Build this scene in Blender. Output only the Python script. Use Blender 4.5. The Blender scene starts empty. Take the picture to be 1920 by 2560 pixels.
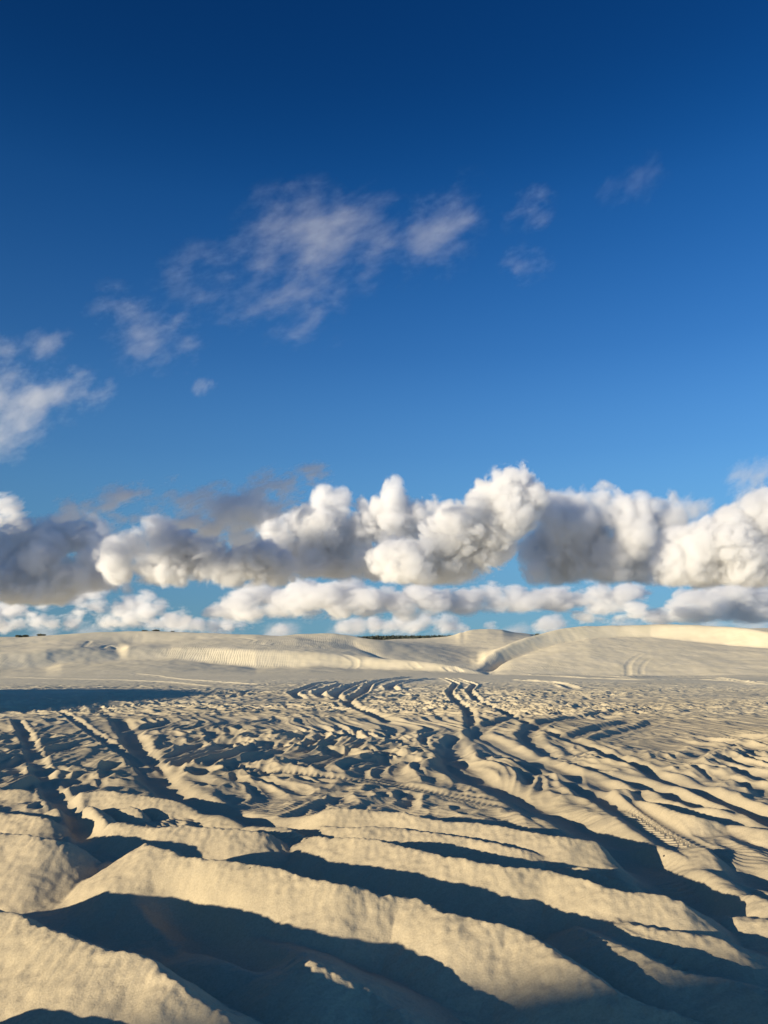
import bpy, math, time
import numpy as np
from mathutils import Vector

T0 = time.time()
S = bpy.context.scene
COL = S.collection
f32 = np.float32

# ------------------------------------------------------------------ camera, sky, sun, exposure
F = 1930.0                                  # focal length in pixels of the 1920 x 2560 photograph
PITCH = math.atan(311 / F)                  # the horizon lies 311 px below the middle
CAM_Z = 1.55
cam = bpy.data.cameras.new('camera')
cam_o = bpy.data.objects.new('camera', cam)
COL.objects.link(cam_o)
S.camera = cam_o
cam.sensor_fit = 'VERTICAL'
cam.angle = 2 * math.atan(1280 / F)
cam.clip_start = 0.05
cam.clip_end = 30000
cam_o.location = (0, 0, CAM_Z)
cam_o.rotation_euler = (math.pi / 2 + PITCH, 0, 0)

SUN_EL = math.radians(10.5)
SUN_AZ = math.radians(-125.0)               # compass bearing from +Y: low on the left, a little behind the camera
world = bpy.data.worlds.new('World')
S.world = world
world.use_nodes = True
wn, wl = world.node_tree.nodes, world.node_tree.links
bg = wn['Background']
sky = wn.new('ShaderNodeTexSky')
sky.sky_type = 'NISHITA'
sky.sun_disc = False
sky.sun_elevation = SUN_EL
sky.sun_rotation = SUN_AZ
sky.altitude = 0
sky.air_density = 1.0
sky.dust_density = 0.1
sky.ozone_density = 4.0
# clear evening air: deep blue overhead, paler towards the horizon; mixed with the physical sky, brighter towards the sun
tc = wn.new('ShaderNodeTexCoord')
sp = wn.new('ShaderNodeSeparateXYZ')
wl.new(tc.outputs['Generated'], sp.inputs[0])
ramp = wn.new('ShaderNodeValToRGB')
ramp.color_ramp.interpolation = 'B_SPLINE'
def lin(r, g, b):
    return tuple((c / 255 / 12.92) if c < 10.3 else ((c / 255 + .055) / 1.055) ** 2.4 for c in (r, g, b)) + (1,)
SKY = [(0.0, (118, 172, 196)), (0.05, (112, 170, 206)), (0.15, (104, 168, 220)), (0.23, (86, 152, 216)), (0.35, (53, 119, 193)), (0.51, (16, 84, 155)), (0.62, (4, 60, 122)), (0.75, (0, 48, 104)), (1.0, (0, 40, 92))]
el = ramp.color_ramp.elements
el[0].position = SKY[0][0]; el[0].color = lin(*SKY[0][1])
el[1].position = SKY[-1][0]; el[1].color = lin(*SKY[-1][1])
for p_, c_ in SKY[1:-1]:
    e_ = el.new(p_); e_.color = lin(*c_)
wl.new(sp.outputs[2], ramp.inputs[0])
dt = wn.new('ShaderNodeVectorMath'); dt.operation = 'DOT_PRODUCT'
wl.new(tc.outputs['Generated'], dt.inputs[0])
dt.inputs[1].default_value = (0.9, -0.25, -0.1)
gl = wn.new('ShaderNodeMath'); gl.operation = 'MULTIPLY_ADD'
wl.new(dt.outputs['Value'], gl.inputs[0]); gl.inputs[1].default_value = 0.55; gl.inputs[2].default_value = 1.0
ds = wn.new('ShaderNodeVectorMath'); ds.operation = 'DOT_PRODUCT'          # the half of the sky round the sun is brighter
wl.new(tc.outputs['Generated'], ds.inputs[0])
ds.inputs[1].default_value = (math.sin(SUN_AZ), math.cos(SUN_AZ), 0.15)
sg = wn.new('ShaderNodeMapRange'); sg.interpolation_type = 'SMOOTHSTEP'
wl.new(ds.outputs['Value'], sg.inputs[0]); sg.inputs[1].default_value = 0.15; sg.inputs[2].default_value = 1.0; sg.inputs[3].default_value = 0.0; sg.inputs[4].default_value = 1.6
sw = wn.new('ShaderNodeVectorMath'); sw.operation = 'SCALE'
sw.inputs[0].default_value = (0.038, 0.078, 0.150); wl.new(sg.outputs[0], sw.inputs['Scale'])
sc = wn.new('ShaderNodeVectorMath'); sc.operation = 'SCALE'
wl.new(ramp.outputs[0], sc.inputs[0]); wl.new(gl.outputs[0], sc.inputs['Scale'])
sa = wn.new('ShaderNodeVectorMath'); sa.operation = 'ADD'
wl.new(sc.outputs[0], sa.inputs[0]); wl.new(sw.outputs[0], sa.inputs[1])
ns = wn.new('ShaderNodeVectorMath'); ns.operation = 'SCALE'
wl.new(sky.outputs[0], ns.inputs[0]); ns.inputs['Scale'].default_value = 0.12
sx = wn.new('ShaderNodeMix'); sx.data_type = 'VECTOR'; sx.inputs[0].default_value = 0.04
wl.new(sa.outputs[0], sx.inputs[4]); wl.new(ns.outputs[0], sx.inputs[5])
so_ = wn.new('ShaderNodeVectorMath'); so_.operation = 'SCALE'
wl.new(sx.outputs[1], so_.inputs[0]); so_.inputs['Scale'].default_value = 1 / 0.12 / 2 ** 0.78
wl.new(so_.outputs[0], bg.inputs[0])
bg.inputs[1].default_value = 0.12

sun_l = bpy.data.lights.new('sun', 'SUN')
sun_o = bpy.data.objects.new('sun', sun_l)
COL.objects.link(sun_o)
sun_l.energy = 4.6
sun_l.angle = math.radians(0.55)
sun_l.color = (1.0, 0.87, 0.66)
sun_d = Vector((math.sin(SUN_AZ) * math.cos(SUN_EL), math.cos(SUN_AZ) * math.cos(SUN_EL), math.sin(SUN_EL)))
sun_o.rotation_euler = sun_d.to_track_quat('Z', 'Y').to_euler()

S.view_settings.view_transform = 'Standard'
S.view_settings.look = 'None'
S.view_settings.exposure = 0.78
S.view_settings.gamma = 1.0
S.view_settings.use_curve_mapping = False
S.cycles.max_bounces = 10
S.cycles.diffuse_bounces = 4
S.cycles.volume_bounces = 8
S.cycles.use_denoising = True

# ------------------------------------------------------------------ noise
_tab = {}
def _table(seed):
    if seed not in _tab:
        rng = np.random.RandomState(seed)
        perm = rng.permutation(256).astype(np.int32)
        G = rng.normal(size=(256, 3)).astype(f32)
        G /= np.linalg.norm(G, axis=1)[:, None]
        a = rng.rand(256) * 2 * np.pi
        _tab[seed] = (np.concatenate([perm, perm]), G, np.cos(a).astype(f32), np.sin(a).astype(f32))
    return _tab[seed]

def noise2(x, y, seed):
    perm, _, gx, gy = _table(seed)
    xi = np.floor(x).astype(np.int32); yi = np.floor(y).astype(np.int32)
    xf = (x - xi).astype(f32); yf = (y - yi).astype(f32)
    xi &= 255; yi &= 255
    u = xf * xf * xf * (xf * (xf * 6 - 15) + 10); v = yf * yf * yf * (yf * (yf * 6 - 15) + 10)
    x1 = (xi + 1) & 255; y1 = (yi + 1) & 255
    def g(a, b, p, q):
        h = perm[perm[a] + b]
        return gx[h] * p + gy[h] * q
    n0 = g(xi, yi, xf, yf); n1 = g(x1, yi, xf - 1, yf)
    n2 = g(xi, y1, xf, yf - 1); n3 = g(x1, y1, xf - 1, yf - 1)
    a = n0 + (n1 - n0) * u; b = n2 + (n3 - n2) * u
    return (a + (b - a) * v) * 1.5          # about -1 .. 1

def noise3(P, seed):
    perm, G, _, _ = _table(seed)
    X, Y, Z = P
    xi = np.floor(X).astype(np.int32); yi = np.floor(Y).astype(np.int32); zi = np.floor(Z).astype(np.int32)
    xf = (X - xi).astype(f32); yf = (Y - yi).astype(f32); zf = (Z - zi).astype(f32)
    xi &= 255; yi &= 255; zi &= 255
    u, v, w = [t * t * t * (t * (t * 6 - 15) + 10) for t in (xf, yf, zf)]
    def g(a, b, c):
        q = G[perm[perm[perm[(xi + a) & 255] + ((yi + b) & 255)] + ((zi + c) & 255)]]
        return q[..., 0] * (xf - a) + q[..., 1] * (yf - b) + q[..., 2] * (zf - c)
    def l(a, b, t): return a + (b - a) * t
    return l(l(l(g(0, 0, 0), g(1, 0, 0), u), l(g(0, 1, 0), g(1, 1, 0), u), v),
             l(l(g(0, 0, 1), g(1, 0, 1), u), l(g(0, 1, 1), g(1, 1, 1), u), v), w)

def sstep(a, b, x):
    t = np.clip((x - a) / (b - a), 0, 1)
    return t * t * (3 - 2 * t)

# ------------------------------------------------------------------ from the photograph to places
def ray(px, py):
    """azimuth and tangent of elevation of a pixel of the photograph"""
    cx = (np.asarray(px, float) - 960) / F
    cy = (1280 - np.asarray(py, float)) / F
    X = cx; Y = math.cos(PITCH) - cy * math.sin(PITCH); Z = math.sin(PITCH) + cy * math.cos(PITCH)
    return np.arctan2(X, Y), Z / np.hypot(X, Y)

def plain(r):
    """the sand flat: level near the camera, falling gently to the foot of the dunes"""
    t = np.maximum(np.asarray(r, float) - 8, 0)
    return -0.030 * (t - 6 * (1 - np.exp(-t / 6)))

def on_plain(px, py, dz=0.0):
    az, te = ray(px, py)
    dz = np.asarray(dz, float)
    r = np.full(np.shape(az), 10.0)
    for _ in range(60):
        r = 0.5 * r + 0.5 * (plain(r) + dz - CAM_Z) / te
        r = np.clip(r, 0.5, 400)
    return r * np.sin(az), r * np.cos(az), r

# ------------------------------------------------------------------ the dunes: profile curves (px, py, distance) across the picture
def curve(pts):
    p = np.array(pts, float)
    az, te = ray(p[:, 0], p[:, 1])
    z = CAM_Z + te * p[:, 2]
    return az, p[:, 2], z

foot = [(-400, 1676, 78), (0, 1674, 78), (116, 1668, 79), (154, 1660, 80), (300, 1652, 82), (424, 1650, 82), (500, 1656, 81), (640, 1671, 78),
        (775, 1667, 78), (887, 1672, 78), (1026, 1678, 77), (1103, 1682, 76), (1180, 1686, 75), (1219, 1689, 74), (1260, 1688, 74), (1330, 1687, 75),
        (1450, 1688, 76), (1560, 1689, 77), (1700, 1690, 77), (1920, 1689, 77), (2300, 1689, 77)]
lip = [(-400, 1630, 82), (0, 1633, 81.5), (60, 1629, 82), (116, 1625, 82.5), (185, 1621, 84), (250, 1627, 84.3), (292, 1633, 84.5), (300, 1630, 85), (320, 1619, 85.5), (370, 1617, 86), (424, 1619, 86),
       (530, 1620, 84.5), (640, 1623, 82), (740, 1629, 81.3), (825, 1635, 81), (887, 1641, 80.5), (960, 1644, 80), (1026, 1648, 79.5), (1103, 1656, 78.3),
       (1150, 1664, 77.5), (1190, 1674, 76.5), (1219, 1686, 75.5), (1236, 1676, 82.5), (1256, 1662, 86), (1280, 1648, 88.8), (1319, 1633, 92), (1396, 1611, 96.7),
       (1473, 1597, 101), (1550, 1592, 104.5), (1627, 1594, 106), (1704, 1602, 105.5), (1820, 1613, 105), (1920, 1620, 103), (2300, 1640, 100)]
inner = [(-400, 1610, 95.5), (0, 1609, 95.5), (150, 1601, 96), (250, 1604, 96.5), (330, 1606, 97), (440, 1600, 97.5), (560, 1597, 97.5), (640, 1596, 97), (740, 1597, 96.5), (825, 1606, 95.5),
        (887, 1617, 95), (960, 1652, 84), (1026, 1656, 84), (1080, 1661, 83), (1120, 1667, 82), (1160, 1675, 81), (1190, 1680, 80), (1219, 1679, 84.5), (1236, 1680, 86), (1256, 1672, 88.5),
        (1280, 1656, 91), (1319, 1641, 94), (1396, 1617, 99), (1473, 1601, 103), (1550, 1595, 106.5), (1627, 1597, 108.3), (1704, 1606, 107.8), (1820, 1617, 107), (1920, 1624, 105.5), (2300, 1645, 102)]
crest = [(-400, 1600, 99), (0, 1594.5, 99), (50, 1592.6, 99), (90, 1589, 99.5), (135, 1586, 100), (193, 1582, 100), (247, 1580, 100.5), (328, 1577.5, 101), (386, 1578.5, 101), (463, 1580, 101),
        (540, 1581.5, 101), (640, 1586.5, 101), (698, 1590, 102), (748, 1586, 103), (802, 1583.5, 103.5), (841, 1584.5, 103), (887, 1590.6, 102), (925, 1597, 101), (960, 1601.5, 101), (1000, 1607.5, 102),
        (1040, 1614, 103), (1080, 1621, 103.5), (1120, 1628, 103), (1150, 1635, 101), (1175, 1645, 96), (1195, 1657, 88), (1204, 1650, 88.7), (1214, 1640, 89.4), (1238, 1626, 91.2), (1260, 1617, 93),
        (1280, 1607, 94.7), (1319, 1593, 97.6), (1357, 1581.5, 100.4), (1407, 1569.5, 103.4), (1465, 1563.7, 106.3), (1550, 1562.5, 109.5), (1650, 1560.6, 112), (1743, 1562.3, 112.5), (1820, 1566, 112), (1878, 1572, 111),
        (1920, 1578, 110), (2300, 1600, 116)]
valley = [(-400, 1612, 122), (0, 1604, 122), (247, 1592, 122), (640, 1598, 122), (802, 1595, 122.9), (900, 1600, 123), (960, 1602, 124), (1020, 1604.5, 125), (1080, 1609, 125), (1130, 1614, 124),
        (1180, 1618, 122), (1219, 1621, 120), (1260, 1618, 120), (1319, 1608, 124), (1407, 1592, 150), (1650, 1580, 155), (1920, 1590, 155), (2300, 1610, 155)]
back = [(-400, 1602, 150), (0, 1599, 150), (247, 1590, 150), (640, 1596, 150), (802, 1596, 148), (887, 1600, 148), (920, 1600.5, 148), (952, 1600.3, 148), (987, 1598.2, 149), (1045, 1596.3, 150),
        (1090, 1593.6, 150), (1120, 1591.2, 150), (1138, 1587, 150), (1147, 1583, 150), (1152, 1581.5, 150), (1158, 1581.3, 151), (1168, 1577, 152), (1180, 1574, 153), (1200, 1572, 154), (1219, 1571, 154),
        (1257, 1573, 155), (1280, 1579, 157), (1330, 1586, 165), (1357, 1590, 245), (1500, 1592, 245), (1840, 1575, 245), (1875, 1571, 245), (1920, 1570, 245), (2300, 1572, 245)]
CURVES = [curve(c) for c in (foot, lip, inner, crest, valley, back)]

def smooth_in_az(f, az):
    k = math.radians(0.10)
    return (f(az - k) + 2 * f(az) + f(az + k)) / 4

def dune_columns(az):
    """for every azimuth: distances and heights of the knots of its profile"""
    D, Z = [], []
    D.append(np.full_like(az, 60.0)); Z.append(plain(D[-1]))
    for a, d, z in CURVES:
        D.append(smooth_in_az(lambda t: np.interp(t, a, d), az)); Z.append(smooth_in_az(lambda t: np.interp(t, a, z), az))
    D.append(D[-1] + 45); Z.append(np.full_like(az, -3.0))
    D.append(np.full_like(az, 6000.0)); Z.append(np.full_like(az, -3.0))
    D = np.array(D); Z = np.array(Z)
    for k in range(1, len(D)):
        D[k] = np.maximum(D[k], D[k - 1] + 0.3)
    return D, Z

def far_height(az, r):
    """az: (n,), r: (n, m) -> (n, m)"""
    D, Z = dune_columns(az)
    out = np.empty(r.shape)
    for i in range(len(az)):
        out[i] = np.interp(r[i], D[:, i], Z[:, i])
    return out

def hit(px, py):
    """where the sight line of a pixel first meets the plain or a dune"""
    az, te = ray(px, py)
    az = np.atleast_1d(az); te = np.atleast_1d(te)
    r = np.exp(np.linspace(math.log(2), math.log(600), 4000))
    R = np.broadcast_to(r, (len(az), len(r)))
    h = np.where(R < 60, plain(R), far_height(az, R))
    over = h >= CAM_Z + te[:, None] * R
    k = np.argmax(over, axis=1)
    d = r[k]
    return d * np.sin(az), d * np.cos(az), d

# ------------------------------------------------------------------ the foreground: crests and floors of the ruts, traced
CR, FL = 1.15, 1.9                          # falloff: crests stay sharp, floors stay flat
LINES = [
 # exponent, [(px, py, height)]
 (CR, [(-300, 2215, .24), (0, 2270, .25), (58, 2283, .25), (89, 2299, .25), (127, 2318, .25), (174, 2334, .25), (193, 2353, .24), (231, 2370, .24), (289, 2374, .25), (336, 2380, .25), (367, 2388, .25), (401, 2411, .24), (436, 2432, .24), (475, 2457, .23), (517, 2484, .22), (559, 2515, .21), (640, 2610, .2), (760, 2800, .2)]),
 (FL, [(-300, 2480, .0), (0, 2500, .02), (120, 2545, .02), (230, 2640, .02), (300, 2800, 0)]),
 (CR, [(-500, 2560, .25), (-200, 2640, .28), (0, 2800, .3)]),
 (FL, [(-300, 2190, .0), (0, 2232, .0), (150, 2258, .0), (300, 2300, -.01), (420, 2360, -.02), (520, 2440, -.02), (600, 2520, -.02), (690, 2640, -.02)]),
 (1.6, [(347, 2282, .03), (482, 2341, .03), (571, 2422, .03), (640, 2469, .03), (760, 2560, .03), (900, 2680, .03)]),
 (FL, [(420, 2262, 0), (520, 2312, -.01), (600, 2370, -.02), (680, 2430, -.03), (770, 2500, -.03), (860, 2580, -.03)]),
 (1.5, [(560, 2300, .03), (600, 2324, .10), (625, 2334, .148), (690, 2357, .152), (733, 2372, .125), (745, 2390, .155), (787, 2410, .165), (833, 2433, .155), (925, 2480, .12), (976, 2515, .11), (1040, 2580, .1), (1150, 2720, .1)]),
 (FL, [(640, 2316, .0), (760, 2372, .0), (900, 2440, -.01), (1000, 2490, -.02), (1100, 2550, -.02), (1200, 2640, -.02)]),
 (FL, [(-300, 2176, .02), (0, 2204, .02), (150, 2222, .02), (300, 2244, .02), (400, 2256, .01), (500, 2275, .01), (620, 2300, 0), (729, 2336, 0), (856, 2372, 0), (987, 2410, 0), (1103, 2446, -.01), (1200, 2480, -.02), (1340, 2560, -.02), (1450, 2650, -.02)]),
 (CR, [(-300, 2060, .20), (0, 2077, .20), (58, 2082, .20), (116, 2091, .20), (165, 2101, .18), (186, 2116, .13)]),
 (CR, [(186, 2116, .13), (200, 2150, .05), (195, 2185, .02)]),
 (CR, [(250, 2165, .05), (262, 2142, .12), (278, 2168, .04)]),
 (FL, [(215, 2170, -.02), (230, 2150, -.03), (222, 2125, -.03), (235, 2100, -.02)]),
 (FL, [(290, 2190, .0), (310, 2160, .01), (330, 2135, .0), (345, 2112, .0)]),
 (CR, [(358, 2112, .18), (365, 2106, .20), (386, 2111, .21), (409, 2115, .21), (436, 2120, .21), (463, 2136, .20), (540, 2145, .21), (640, 2156, .21), (709, 2173, .21), (756, 2193, .20), (810, 2197, .21), (864, 2204, .21), (902, 2214, .20), (933, 2226, .19), (987, 2231, .18), (1026, 2234, .18), (1076, 2256, .175), (1111, 2276, .17), (1161, 2287, .17), (1211, 2305, .165), (1257, 2308, .165), (1280, 2315, .16), (1357, 2353, .15), (1434, 2395, .15), (1492, 2434, .14), (1550, 2472, .13), (1608, 2499, .12), (1666, 2519, .11), (1724, 2538, .10), (1820, 2590, .1)]),
 (FL, [(-300, 2036, .03), (0, 2058, .04), (120, 2068, .03), (230, 2082, .02), (330, 2092, .02), (430, 2100, .02), (520, 2118, .03), (640, 2134, .02), (760, 2162, 0), (870, 2178, 0), (980, 2200, 0), (1100, 2228, 0), (1200, 2250, -.01), (1300, 2292, -.02), (1400, 2345, -.03), (1480, 2392, -.03), (1560, 2438, -.04), (1640, 2478, -.04), (1760, 2522, -.05), (1920, 2580, -.05), (2100, 2660, -.05)]),
 (FL, [(740, 2112, .02), (830, 2140, .01), (940, 2165, .01), (1060, 2196, .01), (1200, 2228, .0), (1300, 2255, .0)]),
 (1.4, [(1434, 2323, .05), (1461, 2330, .075), (1492, 2342, .10), (1569, 2364, .12), (1627, 2388, .12), (1685, 2408, .12), (1781, 2427, .12), (1859, 2454, .12), (1920, 2473, .12), (2200, 2560, .12)]),
 (FL, [(1420, 2345, -.02), (1500, 2385, -.02), (1589, 2428, -.02), (1646, 2452, -.02), (1743, 2488, -.02), (1859, 2536, -.02), (2000, 2600, -.02)]),
 (1.5, [(1461, 2283, .05), (1535, 2300, .075), (1627, 2320, .08), (1743, 2335, .085), (1800, 2345, .08), (1828, 2368, .07), (1862, 2400, .05), (1897, 2429, .03)]),
 (1.6, [(1480, 2306, .05), (1570, 2326, .07), (1680, 2360, .06), (1780, 2395, .045), (1870, 2424, .03)]),
 (FL, [(1500, 2325, .02), (1600, 2352, .01), (1720, 2392, -.01), (1830, 2428, -.02), (1920, 2455, -.03), (2100, 2500, -.03)]),
 (CR, [(819, 2092, .13), (910, 2096, .15), (987, 2108, .15), (1064, 2127, .15), (1142, 2143, .15), (1211, 2158, .15), (1280, 2168, .15), (1373, 2178, .14), (1434, 2194, .14), (1496, 2209, .14), (1569, 2221, .14), (1666, 2232, .14), (1706, 2243, .13), (1724, 2256, .11), (1745, 2284, .06), (1776, 2318, .0)]),
 (FL, [(790, 2118, .03), (900, 2148, .03), (1020, 2178, .02), (1150, 2206, .01), (1280, 2236, .01), (1400, 2262, .01), (1520, 2288, .01), (1640, 2308, .02), (1730, 2322, .0), (1840, 2330, -.02), (1920, 2345, -.03), (2100, 2385, -.03)]),
 (CR, [(231, 2048, .12), (270, 2039, .14), (293, 2049, .12), (386, 2061, .13), (463, 2064, .13), (559, 2070, .13), (640, 2075, .13), (698, 2086, .11), (720, 2098, .06), (750, 2128, .03)]),
 (FL, [(230, 2072, .03), (300, 2082, .03), (450, 2088, .03), (560, 2096, .03), (640, 2104, .02), (700, 2116, .01)]),
 (FL, [(330, 1845, -.06), (350, 1875, -.06), (386, 1937, -.06), (444, 2007, -.05), (540, 2040, -.04), (640, 2056, -.04), (740, 2088, -.04), (800, 2108, -.03)]),
 (CR, [(655, 2041, .09), (700, 2052, .10), (748, 2068, .11), (794, 2081, .12), (819, 2092, .13)]),
 (CR, [(736, 2046, .05), (841, 2060, .09), (900, 2062, .10), (987, 2064, .10), (1084, 2077, .10), (1157, 2087, .10), (1280, 2119, .09), (1334, 2127, .08), (1345, 2140, .05), (1369, 2168, .0)]),
 (FL, [(760, 2060, .02), (860, 2080, .02), (960, 2090, .02), (1080, 2110, .03), (1200, 2135, .02), (1290, 2152, .02)]),
 (CR, [(1100, 2098, .06), (1211, 2106, .08), (1280, 2128, .07), (1340, 2150, .04)]),
 (CR, [(1405, 2172, .03), (1416, 2162, .08), (1465, 2164, .09), (1488, 2180, .08), (1550, 2196, .08), (1620, 2206, .07), (1690, 2226, .05)]),
 (FL, [(1360, 2170, .0), (1440, 2150, .0), (1520, 2165, .0), (1560, 2180, .02)]),
 (CR, [(494, 1957, .10), (532, 1983, .11), (579, 2003, .12), (640, 2007, .12), (717, 2009, .13), (794, 2014, .13), (871, 2017, .13), (968, 2025, .13), (1045, 2036, .13), (1084, 2049, .12), (1180, 2052, .12), (1280, 2067, .13), (1376, 2084, .13), (1454, 2089, .13), (1511, 2090, .13), (1535, 2103, .11), (1581, 2145, .08), (1620, 2178, .05), (1654, 2203, .02)]),
 (FL, [(600, 2028, .03), (717, 2036, .03), (871, 2048, .03), (968, 2056, .03), (1060, 2064, .03), (1180, 2082, .03), (1280, 2100, .03), (1400, 2124, .03), (1480, 2140, .04), (1560, 2158, .05)]),
 (FL, [(660, 1995, .02), (800, 1998, .03), (900, 2006, .02), (1000, 2014, .02), (1100, 2030, .02), (1200, 2040, .01), (1300, 2052, .02), (1400, 2068, .0)]),
 (FL, [(1142, 1868, -.07), (1115, 1895, -.08), (1180, 1937, -.08), (1280, 1992, -.07), (1415, 2050, -.07), (1500, 2078, -.08), (1589, 2133, -.08), (1658, 2195, -.08), (1720, 2240, -.09), (1770, 2295, -.08), (1800, 2330, -.06)]),
 (CR, [(1150, 1890, .07), (1200, 1925, .08), (1290, 1968, .08), (1360, 1995, .09), (1420, 2030, .08), (1520, 2068, .08), (1600, 2085, .06), (1660, 2110, .05), (1727, 2147, .03)]),
 (FL, [(1396, 1945, -.05), (1473, 1972, -.06), (1527, 2010, -.06), (1596, 2053, -.06), (1666, 2105, -.06), (1740, 2150, -.05), (1840, 2180, -.08), (1920, 2212, -.08), (2100, 2280, -.08)]),
 (1.5, [(1500, 1975, .04), (1546, 2014, .0), (1612, 2061, .0), (1673, 2099, .0), (1743, 2134, .0), (1780, 2150, .02)]),
 (CR, [(1545, 2000, .05), (1608, 2040, .05), (1685, 2076, .06), (1760, 2115, .07), (1839, 2150, .08), (1900, 2170, .08), (2000, 2200, .08)]),
 (CR, [(1743, 2160, .05), (1800, 2186, .08), (1839, 2207, .09), (1880, 2224, .09), (1920, 2247, .09), (2100, 2320, .09)]),
 (1.5, [(1650, 2150, .03), (1700, 2180, .05), (1760, 2230, .05), (1800, 2275, .05), (1860, 2290, .06), (1920, 2300, .06), (2050, 2330, .06)]),
 (CR, [(1560, 1960, .08), (1640, 2000, .09), (1740, 2035, .09), (1785, 2048, .06)]),
 (FL, [(1580, 1955, -.05), (1680, 1985, -.05), (1760, 2018, -.06), (1800, 2050, -.05)]),
 (FL, [(1600, 2006, -.03), (1680, 2030, -.03), (1760, 2050, -.03), (1840, 2064, -.04), (1920, 2088, -.05), (2050, 2120, -.05)]),
 (CR, [(1730, 1985, .08), (1800, 2010, .09), (1870, 2036, .09), (1930, 2060, .08)]),
 (FL, [(1770, 1990, -.05), (1850, 2020, -.05), (1930, 2055, -.05)]),
 (FL, [(60, 1830, -.08), (85, 1880, -.08), (105, 1930, -.06), (125, 1985, -.05), (140, 2010, -.04), (190, 2030, -.02), (225, 2070, .0)]),
 (CR, [(-200, 1955, .06), (0, 1960, .07), (60, 1964, .08), (90, 1972, .06)]),
 (CR, [(-200, 2015, .09), (0, 2022, .10), (60, 2034, .10), (130, 2040, .11), (160, 2056, .06)]),
 (FL, [(-200, 1985, .0), (0, 1992, .0), (70, 2000, .0), (110, 2020, -.01)]),
 (CR, [(160, 1970, .10), (200, 1968, .11), (240, 1974, .09), (330, 1978, .10), (420, 1990, .10), (500, 2006, .08)]),
 (CR, [(185, 1992, .12), (220, 1996, .11), (240, 2030, .10), (262, 2040, .10)]),
 (FL, [(240, 2002, .0), (300, 2012, .0), (316, 2035, .01)]),
 (CR, [(316, 2015, .07), (335, 2012, .08), (350, 2030, .06)]),
 (FL, [(280, 1992, .03), (360, 2000, .02), (440, 2012, .02)]),
]

HS = 1.5                                    # all traced heights are scaled together
LINES = [(p_, [(a_, b_, c_ * HS) for a_, b_, c_ in l_]) for p_, l_ in LINES]

def segments_nearest(X, Y, q):
    """distance to a polyline, its value at the nearest point, and the arc length there and the signed side"""
    best = np.full(X.shape, 1e9, f32); val = np.zeros(X.shape, f32); arc = np.zeros(X.shape, f32); side = np.zeros(X.shape, f32)
    s0 = 0.0
    ox, oy = q[-1, 0] - q[0, 0], q[-1, 1] - q[0, 1]
    nx, ny = f32(oy / math.hypot(ox, oy)), f32(-ox / math.hypot(ox, oy))       # across the line as a whole
    for a, b in zip(q[:-1], q[1:]):
        dx, dy = b[0] - a[0], b[1] - a[1]
        L2 = dx * dx + dy * dy + 1e-12; L = math.sqrt(L2)
        rx = X - f32(a[0]); ry = Y - f32(a[1])
        t = np.clip((rx * f32(dx) + ry * f32(dy)) / f32(L2), 0, 1)
        d = np.hypot(rx - t * f32(dx), ry - t * f32(dy))
        m = d < best
        best = np.where(m, d, best)
        val = np.where(m, f32(a[2]) + t * f32(b[2] - a[2]), val)
        arc = np.where(m, f32(s0) + t * f32(L), arc)
        side = np.where(m, ((rx - t * f32(dx)) * nx + (ry - t * f32(dy)) * ny) / (d + f32(1e-4)), side)
        s0 += L
    return best, val, arc, side

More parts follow.
